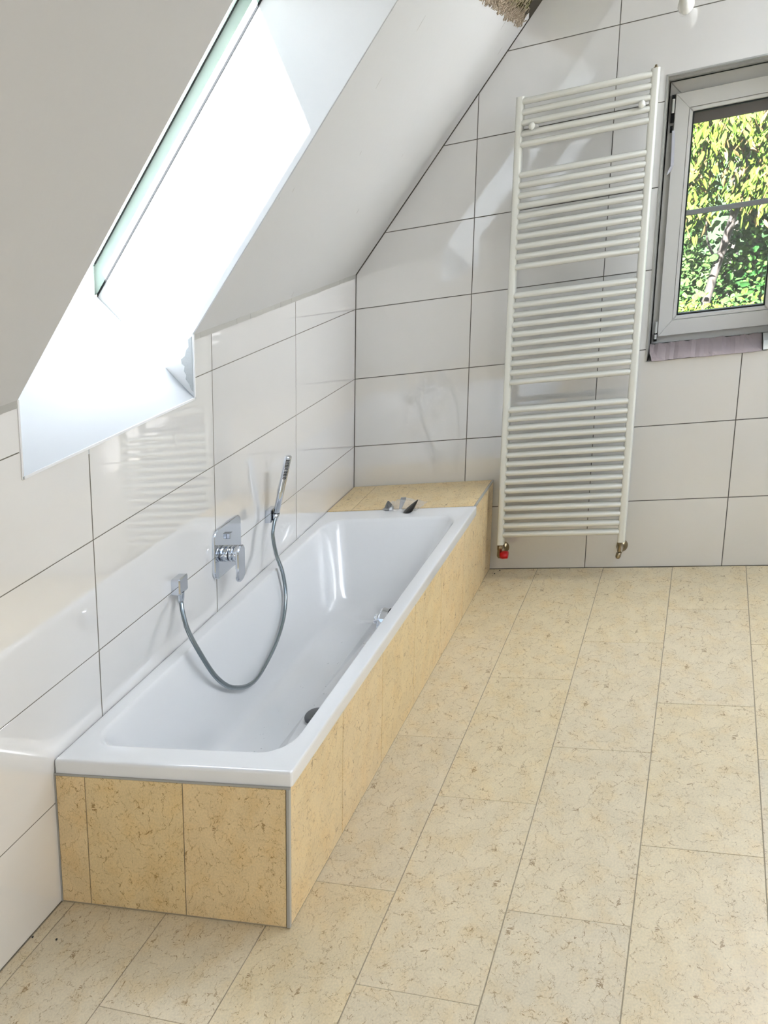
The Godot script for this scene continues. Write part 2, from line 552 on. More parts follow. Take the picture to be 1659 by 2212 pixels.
func build_skylight(n0: float, n1: float, called: String, label: String, drop := 0.0) -> void:
	var w := base(called)
	structure(w, label, "window")
	var b := mb()
	var jamb := PackedVector2Array([Vector2(-0.002, 1.1185), Vector2(-0.387, 1.4577), Vector2(0.28, 2.163), Vector2(0.80, 2.158 + drop), Vector2(-0.002, 1.306 + drop)])
	b = mb()
	b.prism(jamb, XYZ, n0 - 0.03, n0)
	put("jamb", b, M.jamb, w)
	b = mb()
	b.prism(jamb, XYZ, n1, n1 + 0.03)
	put("jamb", b, M.jamb, w)
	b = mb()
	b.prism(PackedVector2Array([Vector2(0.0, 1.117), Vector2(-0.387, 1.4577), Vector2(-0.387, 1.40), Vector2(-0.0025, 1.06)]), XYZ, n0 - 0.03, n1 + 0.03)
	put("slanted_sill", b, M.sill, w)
	b = mb()
	b.prism(PackedVector2Array([Vector2(0.28, 2.163), Vector2(0.80, 2.16), Vector2(0.83, 2.22), Vector2(0.3, 2.22)]), XYZ, n0 - 0.03, n1 + 0.03)
	put("head_board", b, M.jamb, w)
	# corner bead along the opening
	b = mb()
	b.box(V(-0.003, 1.1115, n0 - 0.003), V(0.0035, 1.118, n1 + 0.003), 0.001)
	b.box(V(-0.003, 1.1115, n0 - 0.004), V(0.0035, 1.305, n0 + 0.002), 0.001)
	b.box(V(-0.003, 1.1115, n1 - 0.002), V(0.0035, 1.292, n1 + 0.004), 0.001)
	put("corner_bead", b, M.jamb, w)
	# frame and sash: mapped along the slope.  t runs up the window, z across, d outward (vertical)
	var A := Vector2(-0.387, 1.4577)
	var B := Vector2(0.28, 2.163)
	var f := func(t, z, d):
		var p := A.lerp(B, t)
		return Vector3(p.x, p.y + d, z)
	b = mb()
	for r in [[-0.16, n0 - 0.07, 1.12, n0 + 0.0], [-0.16, n1 - 0.0, 1.12, n1 + 0.07], [-0.16, n0, -0.008, n1], [1.0, n0, 1.12, n1]]:
		b.prism(R2(r[0], r[1], r[2], r[3]), f, 0.002, 0.10, 0.003, true)
	put("frame", b, M.mint, w)
	b = mb()
	b.prism(R2(-0.004, n0 - 0.001, 1.004, n0 + 0.0035), f, -0.004, 0.005)
	put("joint_line", b, M.joint, w)
	b = mb()
	b.prism(R2(-0.004, n0 + 0.001, 0.004, n1 - 0.001), f, -0.004, 0.004, 0.001, true)
	put("joint_bead", b, M.ivory, w)
	b = mb()
	var s0 := n0 + 0.004
	var s1 := n1 - 0.004
	for r in [[-0.07, s0 - 0.03, 1.05, s0 + 0.062], [-0.07, s1 - 0.062, 1.05, s1 + 0.03], [-0.07, s0 + 0.062, -0.01, s1 - 0.062], [0.925, s0 + 0.062, 1.05, s1 - 0.062]]:
		b.prism(R2(r[0], r[1], r[2], r[3]), f, 0.10, 0.15, 0.004, true)
	put("sash", b, M.mint, w)
	b = mb()
	for r in [[0.0, n0 + 0.0005, 1.0, n0 + 0.006], [0.0, n1 - 0.006, 1.0, n1 - 0.0005]]:
		b.prism(R2(r[0], r[1], r[2], r[3]), f, 0.096, 0.1)
	put("gasket", b, M.rubber, w)
	b = mb()
	b.prism(R2(-0.03, s0 + 0.01, 0.96, s1 - 0.01), f, 0.13, 0.142)
	put("pane", b, M.glass, w)
	# rough patch of filler low on the far jamb
	b = mb()
	var pts := PackedVector2Array()
	for q in [[-0.003, 1.135], [-0.004, 1.30], [-0.02, 1.292], [-0.018, 1.27], [-0.028, 1.262], [-0.034, 1.245], [-0.05, 1.236], [-0.047, 1.222], [-0.036, 1.215], [-0.039, 1.20], [-0.03, 1.188], [-0.033, 1.176], [-0.018, 1.158], [-0.012, 1.142]]:
		pts.append(Vector2(q[0], q[1]))
	b.prism(pts, XYZ, n0 - 0.002, n0 + 0.0018, 0.0008)
	put("filler_patch", b, M.trowel, w)

func frame4(x0: float, y0: float, x1: float, y1: float, wd: float) -> Array:
	var o := [Vector2(x0, y0), Vector2(x1, y0), Vector2(x1, y1), Vector2(x0, y1)]
	var i := [Vector2(x0 + wd, y0 + wd), Vector2(x1 - wd, y0 + wd), Vector2(x1 - wd, y1 - wd), Vector2(x0 + wd, y1 - wd)]
	var out := []
	for k in 4:
		var j := (k + 1) % 4
		out.append(PackedVector2Array([o[k], o[j], i[j], i[k]]))
	return out

func build_window(x0: float, x1: float, y0: float, y1: float) -> void:
	var w := base("window_2")
	structure(w, "white plastic casement window with one glazing bar beside towel radiator", "window")
	var b := mb()
	# lining of the opening
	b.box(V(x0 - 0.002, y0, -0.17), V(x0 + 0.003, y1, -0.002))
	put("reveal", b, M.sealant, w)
	b = mb()
	b.box(V(x1 - 0.003, y0, -0.17), V(x1 + 0.002, y1, -0.002))
	put("reveal", b, M.plaster, w)
	b = mb()
	b.box(V(x0, y1 - 0.003, -0.07), V(x1, y1 + 0.002, -0.002))
	b.box(V(x0, y1 - 0.012, -0.17), V(x1, y1 - 0.001, -0.05))
	put("reveal", b, M.plaster, w)
	b = mb()
	b.box(V(x0, y0 - 0.02, -0.17), V(x1, y0 + 0.001, -0.002))
	put("rough_sill", b, M.sealant, w)
	# thin metal edge round the tiles
	b = mb()
	b.box(V(x0 - 0.0045, y0 - 0.002, -0.012), V(x0 + 0.0015, y1 + 0.004, 0.0012), 0.0005)
	b.box(V(x0 - 0.0045, y1 - 0.0015, -0.012), V(x1 + 0.0045, y1 + 0.0045, 0.0012), 0.0005)
	b.box(V(x1 - 0.0015, y0 - 0.002, -0.012), V(x1 + 0.0045, y1 + 0.004, 0.0012), 0.0005)
	put("edge_trim", b, M.alu, w)
	# frame, sash, beads
	b = mb()
	for p in frame4(x0 - 0.003, y0 - 0.003, x1 + 0.003, y1 + 0.004, 0.075):
		b.prism(p, XYZ, -0.176, -0.150)
	put("frame", b, M.sealant, w)
	var fx0 := x0 + 0.007
	var fx1 := x1 - 0.012
	for p in frame4(fx0, 0.872, fx1, 1.848, 0.05):
		b = mb()
		b.prism(p, XYZ, -0.175, -0.124, 0.002)
		put("frame", b, M.pvc, w)
	for p in frame4(1.430, 0.902, 1.9375, 1.802, 0.0575):
		b = mb()
		b.prism(p, XYZ, -0.17, -0.110, 0.0012)
		put("sash", b, M.pvc, w)
	for p in frame4(1.4873, 0.9593, 1.8805, 1.7447, 0.0165):
		b = mb()
		b.prism(p, XYZ, -0.17, -0.113, 0.003)
		put("glazing_bead", b, M.pvc, w)
	for p in frame4(1.503, 0.975, 1.8648, 1.729, 0.0065):
		b = mb()
		b.prism(p, XYZ, -0.15, -0.1195)
		put("gasket", b, M.black, w)
	b = mb()
	b.box(V(1.505, 0.977, -0.150), V(1.862, 1.727, -0.126))
	put("pane", b, M.glass, w)
	b = mb()
	b.box(V(1.505, 1.349, -0.148), V(1.862, 1.369, -0.128), 0.002)
	put("glazing_bar", b, M.bar, w)
	b = mb()
	b.box(V(1.45, 1.685, -0.215), V(1.93, 1.87, -0.195), 0.003)
	put("roller_shutter", b, M.brown, w)
	# hinges on the left
	for h in [[1.735, 1.785, "hinge"], [0.918, 0.962, "hinge"], [0.895, 0.912, "hinge"]]:
		b = mb()
		b.tube([V(1.421, h[0], -0.104), V(1.421, h[1], -0.104)], 0.0065, 10)
		put(h[2], b, M.lacquer, w)
	b = mb()
	b.box(V(1.4135, 1.70, -0.118), V(1.4275, 1.80, -0.112))
	b.box(V(1.4135, 0.884, -0.118), V(1.4275, 0.916, -0.112))
	b.box(V(1.415, 1.665, -0.112), V(1.426, 1.69, -0.104))
	put("hinge_plate", b, M.dark, w)

func build_added_windows() -> void:  # both windows are added out of view as fill light
	var w := base("window_3")
	structure(w, "window added in the right wall out of view for fill light", "window")
	var b := mb()
	for p in frame4(SW.x, SW.y, SW.z, SW.w, 0.06):
		b = mb()
		b.prism(p, ZYX, 3.28, 3.34, 0.003, true)
		put("frame", b, M.pvc, w)
	b = mb()
	b.prism(R2(SW.x + 0.04, SW.y + 0.04, SW.z - 0.04, SW.w - 0.04), ZYX, 3.30, 3.315)
	put("pane", b, M.glass, w)
	w = base("window_5")  # added opening: sun and sky through it brighten the room
	structure(w, "high window added in the wall behind the camera, out of view, for fill light", "window")
	for p in frame4(FW.x, FW.y, FW.z, FW.w, 0.06):
		b = mb()
		b.prism(p, XYZ, 4.99, 5.03, 0.003, true)
		put("frame", b, M.pvc, w)
	b = mb()
	b.prism(R2(FW.x + 0.04, FW.y + 0.04, FW.z - 0.04, FW.w - 0.04), XYZ, 5.0, 5.012)
	put("pane", b, M.glass, w)

# ---------------------------------------------------------------- bathtub
func tub_ring(x0: float, x1: float, z0: float, z1: float, r: float, y: float, slant := 1.0) -> Array:
	var out := []
	var c := [Vector2(x1 - r, z0 + r), Vector2(x1 - r, z1 - r), Vector2(x0 + r, z1 - r), Vector2(x0 + r, z0 + r)]
	var n := 10
	for q in 4:
		for i in n + 1:
			var a := -PI / 2 + PI / 2 * (q + float(i) / n)
			out.append(c[q] + Vector2(cos(a), sin(a)) * r)
		var nxt: Vector2 = c[(q + 1) % 4] + Vector2(cos(-PI / 2 + PI / 2 * (q + 1)), sin(-PI / 2 + PI / 2 * (q + 1))) * r
		var last: Vector2 = out[-1]
		for i in range(1, 9):
			out.append(last.lerp(nxt, i / 9.0))
	var res := []
	for p in out:
		# the near end runs a little askew to the wall, the wall-side lip tapers
		var z: float = p.y + slant * (0.0125 - 0.026 * p.x / 0.735) * clampf((p.y - 1.2) / 0.6, 0, 1)
		res.append(V(p.x, y, z))
	return res

func build_tub() -> void:
	var t := base("bathtub", V(0.368, 0, 1.145))
	tag(t, "white enamelled rectangular bathtub set into beige stone surround along left wall", "bathtub")
	var b := mb()
	var rings := []
	for q in [[0.357, 0.0, 0.006], [0.384, 0.0, 0.006], [0.3895, 0.0008, 0.006], [0.3922, 0.003, 0.006], [0.393, 0.006, 0.006], [0.393, 0.018, 0.01]]:
		rings.append(tub_ring(0.0015 + q[1], 0.7365 - q[1], 0.3065 + q[1], 1.9795 - q[1], q[2], q[0]))
	var T := [0.060, 0.6815, 0.412, 1.910]
	var Bt := [0.195, 0.585, 0.60, 1.76]
	for q in [[0.3932, -0.06, 0.0], [0.3925, -0.03, 0.0], [0.3895, 0.0, 0.0], [0.382, 0.035, 0.0], [0.36, 0.10, 0.0], [0.30, 0.27, 0.0], [0.24, 0.44, 0.0], [0.18, 0.61, 0.0], [0.14, 0.725, 0.0], [0.115, 0.82, 0.0], [0.098, 0.92, 0.0], [0.088, 1.04, 0.0], [0.084, 1.2, 0.0], [0.081, 1.6, 0.0], [0.080, 2.0, 0.0]]:
		var k: float = q[1]
		var r := lerpf(0.085, 0.10, clampf(k, 0, 1)) * (1.0 if k <= 1.2 else 1.0 - (k - 1.2) * 0.5)
		rings.append(tub_ring(lerpf(T[0], Bt[0], k), lerpf(T[1], Bt[1], k), lerpf(T[2], Bt[2], minf(k, 1.3)), lerpf(T[3], Bt[3], minf(k, 1.3)), maxf(r, 0.03), q[0], 1.0 if k < 0.5 else 0.3))
	b.smooth = true
	b.loft(rings, false, false)
	var r = rings[-1]
	var cc := V(0.39, 0.079, 1.2)
	for i in r.size():
		b.tri(cc, r[i], r[(i + 1) % r.size()])
	put("shell", b, M.enamel, t)
	b = mb()
	b.lathe(V(0.442, 0.084, 1.275), Vector3.UP, [Vector2(0.0, 0.036), Vector2(0.008, 0.037), Vector2(0.0115, 0.035), Vector2(0.013, 0.028), Vector2(0.0135, 0.0)])
	put("drain_plug", b, M.drain, t, "round chrome drain plug")
	b = mb()
	b.lathe(V(0.66, 0.338, 1.145), V(-1, 0.12, 0), [Vector2(0.0, 0.036), Vector2(0.022, 0.036), Vector2(0.03, 0.034), Vector2(0.034, 0.024), Vector2(0.034, 0.0)])
	b.lathe(V(0.66, 0.338, 1.145), V(-1, 0.12, 0), [Vector2(0.034, 0.016), Vector2(0.05, 0.015), Vector2(0.052, 0.0)])
	put("overflow_knob", b, M.chrome, t, "chrome overflow knob")
	# drops of water
	var dm := Mb.new(Vector3.ONE, Vector3.ZERO)
	dm.lathe(Vector3.ZERO, Vector3.UP, [Vector2(-0.0004, 0.0022), Vector2(0.0007, 0.0018), Vector2(0.0012, 0.0)], 8)
	var mm := MultiMesh.new()
	mm.transform_format = MultiMesh.TRANSFORM_3D
	mm.mesh = dm.done()
	var spots := []
	for i in 260:
		var k := rng.randf_range(0.15, 0.72)
		var z := rng.randf_range(0.75, 1.75)
		spots.append([V(lerpf(T[0], Bt[0], k), 0.355 - (k - 0.1) * 0.352, z), Vector3(0.93, 0.36, 0)])
	for i in 60:
		spots.append([V(rng.randf_range(0.25, 0.5), 0.0805, rng.randf_range(0.7, 1.7)), Vector3.UP])
	mm.instance_count = spots.size()
	for i in spots.size():
		var up: Vector3 = spots[i][1].normalized()
		var bx := Basis(Quaternion(Vector3.UP, up)).scaled_local(Vector3.ONE * rng.randf_range(0.5, 1.4))
		mm.set_instance_transform(i, Transform3D(bx, (spots[i][0] - org) * S))
	var mi := MultiMeshInstance3D.new()
	mi.name = "water_drops"
	mi.multimesh = mm
	mi.material_override = M.enamel
	mi.set_meta("kind", "stuff")
	t.add_child(mi)

func build_surround() -> void:
	var t := base("bathtub_surround", V(0.368, 0, 1.0))
	tag(t, "beige fossil limestone panels and ledge built round the white bathtub", "surround")
	var J := 0.0012
	var front := func(u, v, w): return Vector3(u, v, 1.9955 - 0.024 * u / 0.731 + w)
	var xs := [0.006, 0.105, 0.418, 0.722]
	for k in 3:
		tile(R2(xs[k] + J, 0.004, xs[k + 1] - J, 0.352), front, 0.012, M.panel_stone[k], t, 0.0006)
	var sidef := func(u, v, w): return Vector3(0.731 + w, v, u)
	var zs := [0.003, 0.166, 0.4655, 0.762, 1.0615, 1.360, 1.657, 1.963]
	for k in 7:
		var top := 0.352
		if k < 2:
			for p in cut(R2(zs[k] + J, 0.004, zs[k + 1] - J, 0.386), PackedVector2Array(), [R2(0.305, 0.352, 0.6, 0.5)]):
				tile(p, sidef, 0.012, M.panel_stone[rng.randi() % 3], t, 0.0006)
		else:
			tile(R2(zs[k] + J, 0.004, zs[k + 1] - J, top), sidef, 0.012, M.panel_stone[rng.randi() % 3], t, 0.0006)
	var deck := func(u, v, w): return Vector3(u, 0.3935 + w, v)
	for x in [[0.003, 0.127], [0.127, 0.7235]]:
		tile(R2(x[0] + J, 0.003, x[1] - J, 0.3045), deck, 0.012, M.panel_stone[1], t, 0.0006)
	var b := mb()
	b.prism(R2(0.0, 0.0, 0.725, 0.351), front, -0.03, -0.0015)
	b.prism(R2(0.002, 0.0, 1.965, 0.351), sidef, -0.03, -0.0015)
	b.prism(R2(0.002, 0.002, 0.725, 0.303), deck, -0.03, -0.0015)
	put("backing", b, M.floor_grout, t)
	b = mb()
	b.box(V(0.7225, 0.002, 1.9635), V(0.7322, 0.3535, 1.9728), 0.0012)
	put("edge_trim", b, M.strip, t, "grey metal corner strip")
	b = mb()
	b.box(V(0.7245, 0.386, 0.003), V(0.7325, 0.3942, 0.3045), 0.001)
	put("edge_trim", b, M.strip, t, "grey metal strip along ledge edge")
	b = mb()
	b.prism(R2(0.001, 0.3525, 0.7325, 0.3572), front, -0.006, -0.0006)
	b.prism(R2(0.306, 0.3525, 1.968, 0.3572), sidef, -0.006, -0.0006)
	b.prism(R2(0.0005, 0.001, 0.006, 0.353), front, -0.006, -0.0003)
	put("sealant_line", b, M.sealant, t)

# ---------------------------------------------------------------- fittings on the left wall
func build_mixer() -> void:
	var t := base("shower_mixer", V(0, 0.585, 1.137))
	tag(t, "chrome concealed bath mixer with lever on rounded square plate", "mixer tap")
	var b := mb()
	b.prism(round_rect(1.050, 0.502, 1.224, 0.667, 0.026, 8), ZYX, 0.0003, 0.011, 0.0025)
	put("plate", b, M.chrome, t)
	var kc := V(0.010, 0.566, 1.147)
	b = mb()
	b.lathe(kc, Vector3.RIGHT, [Vector2(0, 0.0265), Vector2(0.016, 0.0265), Vector2(0.0175, 0.0245)], 32)
	b.lathe(kc, Vector3.RIGHT, [Vector2(0.0205, 0.0245), Vector2(0.022, 0.0262), Vector2(0.031, 0.0262), Vector2(0.0325, 0.0248), Vector2(0.034, 0.0262), Vector2(0.052, 0.0262), Vector2(0.054, 0.025), Vector2(0.054, 0.0)], 32)
	put("knob", b, M.chrome, t)
	b = mb()
	b.lathe(kc, Vector3.RIGHT, [Vector2(0.016, 0.0240), Vector2(0.0215, 0.0240)], 32)
	put("ring", b, M.black, t, "black ring")
	b = mb()
	b.prism(round_rect(1.1225, 0.470, 1.1715, 0.5925, 0.0235, 8), ZYX, 0.060, 0.074, 0.0035, true)
	put("lever", b, M.chrome, t)
	b = mb()
	b.box(V(0.010, 0.615, 1.130), V(0.027, 0.633, 1.149), 0.002)
	put("diverter_button", b, M.chrome, t)
	t = base("wall_outlet", V(0, 0.59, 1.435))
	tag(t, "small chrome square hose outlet on left wall, nearest of the chrome fittings", "hose outlet")
	b = mb()
	b.prism(round_rect(1.412, 0.566, 1.460, 0.616, 0.005, 3), ZYX, 0.0003, 0.034, 0.004)
	put("body", b, M.chrome, t)
	b = mb()
	b.lathe(V(0.024, 0.568, 1.442), V(0, -1, 0), [Vector2(-0.002, 0.0125), Vector2(0.016, 0.0120), Vector2(0.028, 0.0100), Vector2(0.029, 0.0)], 18)
	put("nozzle", b, M.chrome, t)
	t = base("shower_holder", V(0, 0.58, 0.835))
	tag(t, "small chrome wall bracket holding the hand shower", "bracket")
	b = mb()
	b.prism(R2(0.812, 0.556, 0.858, 0.603), ZYX, 0.0003, 0.028, 0.0025)
	put("body", b, M.chrome, t)
	b = mb()
	var ax := V(0.047, 0.200, -0.016).normalized()
	b.lathe(V(0.042, 0.586, 0.841) - ax * 0.026, ax, [Vector2(0.0, 0.0105), Vector2(0.0, 0.0125), Vector2(0.026, 0.0155), Vector2(0.026, 0.0135)], 20)
	put("socket", b, M.chrome, t)

	t = base("hand_shower", V(0.042, 0.58, 0.845))
	tag(t, "slim chrome stick hand shower with grey hose looping into the bathtub", "hand shower")
	var p0 := V(0.042, 0.586, 0.841)
	b = mb()
	b.lathe(p0, ax, [Vector2(-0.002, 0.0), Vector2(-0.002, 0.010), Vector2(0.004, 0.0132), Vector2(0.09, 0.0134), Vector2(0.15, 0.0142), Vector2(0.202, 0.0144), Vector2(0.2055, 0.0132), Vector2(0.2058, 0.0)], 28)
	put("handle", b, M.chrome, t)
	b = mb()
	var side := V(0.62, 0.0, 0.78)
	side = (side - ax * side.dot(ax)).normalized()
	var acr := ax.cross(side)
	for i in 13:
		for j in 3:
			var c: Vector3 = p0 + ax * (0.129 + 0.0054 * i) + side * (0.0136 - absf(j - 1) * 0.0014) + acr * (j - 1) * 0.0056
			b.lathe(c, side, [Vector2(0, 0.0019), Vector2(0.0034, 0.0015), Vector2(0.0034, 0)], 7)
	put("spray_nozzles", b, M.rubber, t, "dark rubber spray nozzles")
	b = mb()
	var pts := [V(0.0405, 0.580, 0.8415), V(0.042, 0.550, 0.861), V(0.045, 0.511, 0.874), V(0.058, 0.443, 0.870), V(0.089, 0.376, 0.875), V(0.112, 0.303, 0.893), V(0.135, 0.245, 0.950), V(0.154, 0.204, 1.037), V(0.164, 0.178, 1.127), V(0.171, 0.167, 1.208), V(0.167, 0.174, 1.266), V(0.157, 0.197, 1.318), V(0.145, 0.230, 1.364), V(0.130, 0.294, 1.415), V(0.105, 0.382, 1.454), V(0.066, 0.457, 1.463), V(0.040, 0.512, 1.455), V(0.027, 0.538, 1.444), V(0.024, 0.556, 1.442)]
	b.tube(curve(pts, 7), 0.0072, 14)
	put("hose", b, M.hose, t)

# ---------------------------------------------------------------- radiator
func build_radiator() -> void:
	var t := base("towel_radiator", V(1.076, 0.144, 0.085))
	tag(t, "tall cream white tubular towel radiator mounted on the tiled back wall", "radiator")
	var b: Mb
	var posts := [0.7985, 1.353]
	for x in posts:
		b = mb()
		var ring := round_rect(x - 0.0175, 0.062, x + 0.0175, 0.098, 0.010, 5)
		b.smooth = true
		var rings := []
		for y in [0.144, 1.891]:
			var r := []
			for p in ring:
				r.append(V(p.x, y, p.y))
			r.reverse()
			rings.append(r)
		b.loft(rings, true, true)
		put("post", b, M.radiator, t)
	var ys := []
	for k in 5: ys.append(1.872 - 0.0387 * k)
	for k in 10: ys.append(1.607 - 0.0380 * k)
	for k in 10: ys.append(1.156 - 0.0377 * k)
	for k in 15: ys.append(0.705 - 0.0370 * k)
	for y in ys:
		b = mb()
		b.tube([V(posts[0] + 0.012, y, 0.0877), V(posts[0] + 0.019, y, 0.0877), V(posts[1] - 0.019, y, 0.0877), V(posts[1] - 0.012, y, 0.0877)], [0.0112, 0.0127, 0.0127, 0.0112], 16)
		put("bar", b, M.radiator, t)
	for k in [[0.858, 1.777], [1.309, 1.776]]:
		b = mb()
		b.lathe(V(k[0], k[1], 0.002), V(0, 0, 1), [Vector2(0, 0.008), Vector2(0.098, 0.007), Vector2(0.099, 0.014), Vector2(0.106, 0.014), Vector2(0.109, 0.010), Vector2(0.110, 0.0)], 20)
		put("bracket_knob", b, M.radiator, t)
	b = mb()
	b.lathe(V(1.353, 1.890, 0.083), Vector3.UP, [Vector2(0, 0.010), Vector2(0.004, 0.010), Vector2(0.006, 0.006), Vector2(0.012, 0.005), Vector2(0.013, 0.0)], 14)
	put("vent_plug", b, M.nickel, t, "small brass vent plug")
	# valves
	b = mb()
	b.lathe(V(0.797, 0.152, 0.083), V(0, -1, 0), [Vector2(0, 0.010), Vector2(0.010, 0.010), Vector2(0.010, 0.014), Vector2(0.028, 0.014), Vector2(0.030, 0.012), Vector2(0.058, 0.0135), Vector2(0.066, 0.009), Vector2(0.066, 0)], 14)
	b.tube([V(0.797, 0.095, 0.083), V(0.797, 0.095, 0.0)], 0.009, 12)
	b.lathe(V(0.797, 0.095, 0.0005), V(0, 0, 1), [Vector2(0, 0.026), Vector2(0.006, 0.024), Vector2(0.012, 0.010)], 20)
	var v := put("valve", b, M.nickel, t, "brass coloured valve")
	b = mb()
	b.lathe(V(0.802, 0.0985, 0.087), Vector3.RIGHT, [Vector2(0, 0.0), Vector2(0.0, 0.0145), Vector2(0.012, 0.0165), Vector2(0.034, 0.0155), Vector2(0.036, 0.013), Vector2(0.036, 0.0)], 16)
	put("cap", b, M.red, v, "red plastic cap")
	b = mb()
	b.lathe(V(1.347, 0.152, 0.083), V(0, -1, 0), [Vector2(0, 0.009), Vector2(0.010, 0.009), Vector2(0.010, 0.0125), Vector2(0.024, 0.0125), Vector2(0.026, 0.009), Vector2(0.048, 0.009)], 14)
	b.lathe(V(1.347, 0.0985, 0.083), V(-0.2, -1, 0.2), [Vector2(0, 0.008), Vector2(0.002, 0.0115), Vector2(0.016, 0.0125), Vector2(0.024, 0.008), Vector2(0.024, 0)], 14)
	b.tube([V(1.350, 0.095, 0.083), V(1.352, 0.093, 0.0)], 0.009, 12)
	b.lathe(V(1.352, 0.093, 0.0005), V(0, 0, 1), [Vector2(0, 0.026), Vector2(0.006, 0.024), Vector2(0.012, 0.010)], 20)
	put("lockshield_valve", b, M.nickel, t, "brass coloured lockshield valve")

# ---------------------------------------------------------------- small things
func build_small() -> void:
	var b: Mb
	# bulb
	var t := base("light_bulb", V(1.455, 2.09, 0.165))
	tag(t, "bare white light bulb hanging on its socket above the window", "light bulb")
	b = mb()
	var c := V(1.455, 2.064, 0.165)
	var prof := []
	for i in 11:
		var a := PI * 0.86 * i / 10.0
		prof.append(Vector2(0.032 * cos(a) * -1.0 * -1.0, 0.031 * sin(a)))
	prof.reverse()
	var pr2 := []
	for q in prof:
		pr2.append(Vector2(-q.x, q.y))
	b.lathe(c, V(0, 1, 0), [Vector2(-0.032, 0.0), Vector2(-0.030, 0.010), Vector2(-0.025, 0.0185), Vector2(-0.016, 0.0265), Vector2(-0.004, 0.031), Vector2(0.008, 0.0305), Vector2(0.022, 0.0265), Vector2(0.036, 0.0205)], 24)
	put("globe", b, M.bulb, t)
	b = mb()
	b.lathe(c, V(0, 1, 0), [Vector2(0.036, 0.0205), Vector2(0.040, 0.0215), Vector2(0.062, 0.0165), Vector2(0.063, 0.013), Vector2(0.085, 0.013)], 20)
	put("socket", b, M.ivory, t)
	b = mb()
	b.tube([c + V(0, 0.084, 0), V(1.455, 2.5, 0.165)], 0.003, 8)
	put("cord", b, M.black, t)
	# items on the ledge
	org = V(0.318, 0.3935, 0.30)
	b = mb()
	b.loft([ring8(V(0.318, 0.394, 0.312), 0.026, 0.014), ring8(V(0.319, 0.404, 0.308), 0.022, 0.013), ring8(V(0.313, 0.416, 0.302), 0.011, 0.010), ring8(V(0.310, 0.424, 0.298), 0.003, 0.003)], true, true)
	tag(put("chrome_clip", b, M.steel, self), "small grey chrome clip in clear film on ledge, leftmost of the three loose pieces", "clip")
	org = V(0.385, 0.3935, 0.30)
	b = mb()
	b.prism(PackedVector2Array([Vector2(0.3705, 0.394), Vector2(0.3835, 0.394), Vector2(0.394, 0.424), Vector2(0.391, 0.4305), Vector2(0.367, 0.4305), Vector2(0.365, 0.424)]), func(u, v, w): return Vector3(u, v, 0.31 + w - (v - 0.394) * 0.9), 0.0, 0.006, 0.0012, true)
	tag(put("metal_wedge", b, M.chrome, self), "pale metal wedge in clear film on ledge between two darker pieces", "wedge")
	org = V(0.43, 0.3935, 0.335)
	b = mb()
	b.loft([ring8(V(0.428, 0.396, 0.352), 0.022, 0.016), ring8(V(0.436, 0.406, 0.335), 0.018, 0.012), ring8(V(0.447, 0.417, 0.312), 0.0095, 0.008), ring8(V(0.456, 0.425, 0.300), 0.002, 0.002)], true, true)
	tag(put("black_hook", b, M.dark, self), "shiny black pointed hook in clear film on bathtub rim, rightmost of three loose pieces", "hook")
	org = V(0.385, 0.3935, 0.29)
	b = mb()
	var W := []
	for i in 15:
		var row := []
		for j in 7:
			var u := i / 14.0
			var vv := j / 6.0
			var bump := sin(u * PI) * sin(vv * PI) * 0.028 + rng.randf_range(0.0, 0.007)
			row.append(V(0.300 + 0.185 * u + rng.randf_range(-0.003, 0.003) - vv * 0.008, 0.395 + bump, 0.225 + 0.105 * vv + rng.randf_range(-0.004, 0.004) + 0.02 * u))
		W.append(row)
	for i in 14:
		for j in 6:
			b.tri(W[i][j], W[i][j + 1], W[i + 1][j + 1]); b.tri(W[i][j], W[i + 1][j + 1], W[i + 1][j])
	tag(put("plastic_film", b, M.film, self), "crumpled clear plastic film lying over three small metal pieces on the ledge", "film")
	# paper strip under the window
	t = base("paper_strip", V(1.63, 0.83, -0.05))
	tag(t, "torn mauve grey paper strip covering the unfinished sill below window", "paper strip")
	b = mb()
	var prev := []
	var n := 26
	for i in n + 1:
		var x := 1.402 + 0.462 * i / n
		var top := 0.876 + rng.randf_range(-0.003, 0.002) + (0.004 if i % 5 == 2 else 0.0)
		var bot := 0.830 + rng.randf_range(-0.0012, 0.0022)
		var belly := 0.004 * sin(i * 0.9) + (0.006 if i == 15 or i == 3 else 0.0)
		if i == 0:
			bot += 0.018
		var col := [V(x, top, -0.105), V(x, lerpf(top, bot, 0.35), -0.07 + belly), V(x + (0.006 if i == 0 else 0.0), lerpf(top, bot, 0.75), -0.02 + belly), V(x + (0.014 if i == 0 else 0.0), bot, 0.006)]
		if i:
			for k in 3:
				b.quad(prev[k], prev[k + 1], col[k + 1], col[k])
				b.quad(prev[k] - V(0, 0.0008, 0.0008), col[k] - V(0, 0.0008, 0.0008), col[k + 1] - V(0, 0.0008, 0.0008), prev[k + 1] - V(0, 0.0008, 0.0008))
		prev = col
	put("sheet", b, M.paper, t)
	org = V(1.9, 0.83, -0.05)
	b = mb()
	b.prism(PackedVector2Array([Vector2(-0.10, 0.873), Vector2(-0.098, 0.877), Vector2(-0.02, 0.862), Vector2(0.004, 0.834), Vector2(0.0, 0.832), Vector2(-0.022, 0.857)]), ZYX, 1.867, 1.955, 0.001, true)
	tag(put("white_wrap", b, M.lacquer, self), "folded piece of white wrap on sill right of the paper strip", "wrap")
	# plastic tag hanging on the upper hinge
	t = base("plastic_tag", V(1.425, 1.66, -0.095))
	tag(t, "narrow clear plastic tag hanging from upper hinge of white window", "tag")
	b = mb()
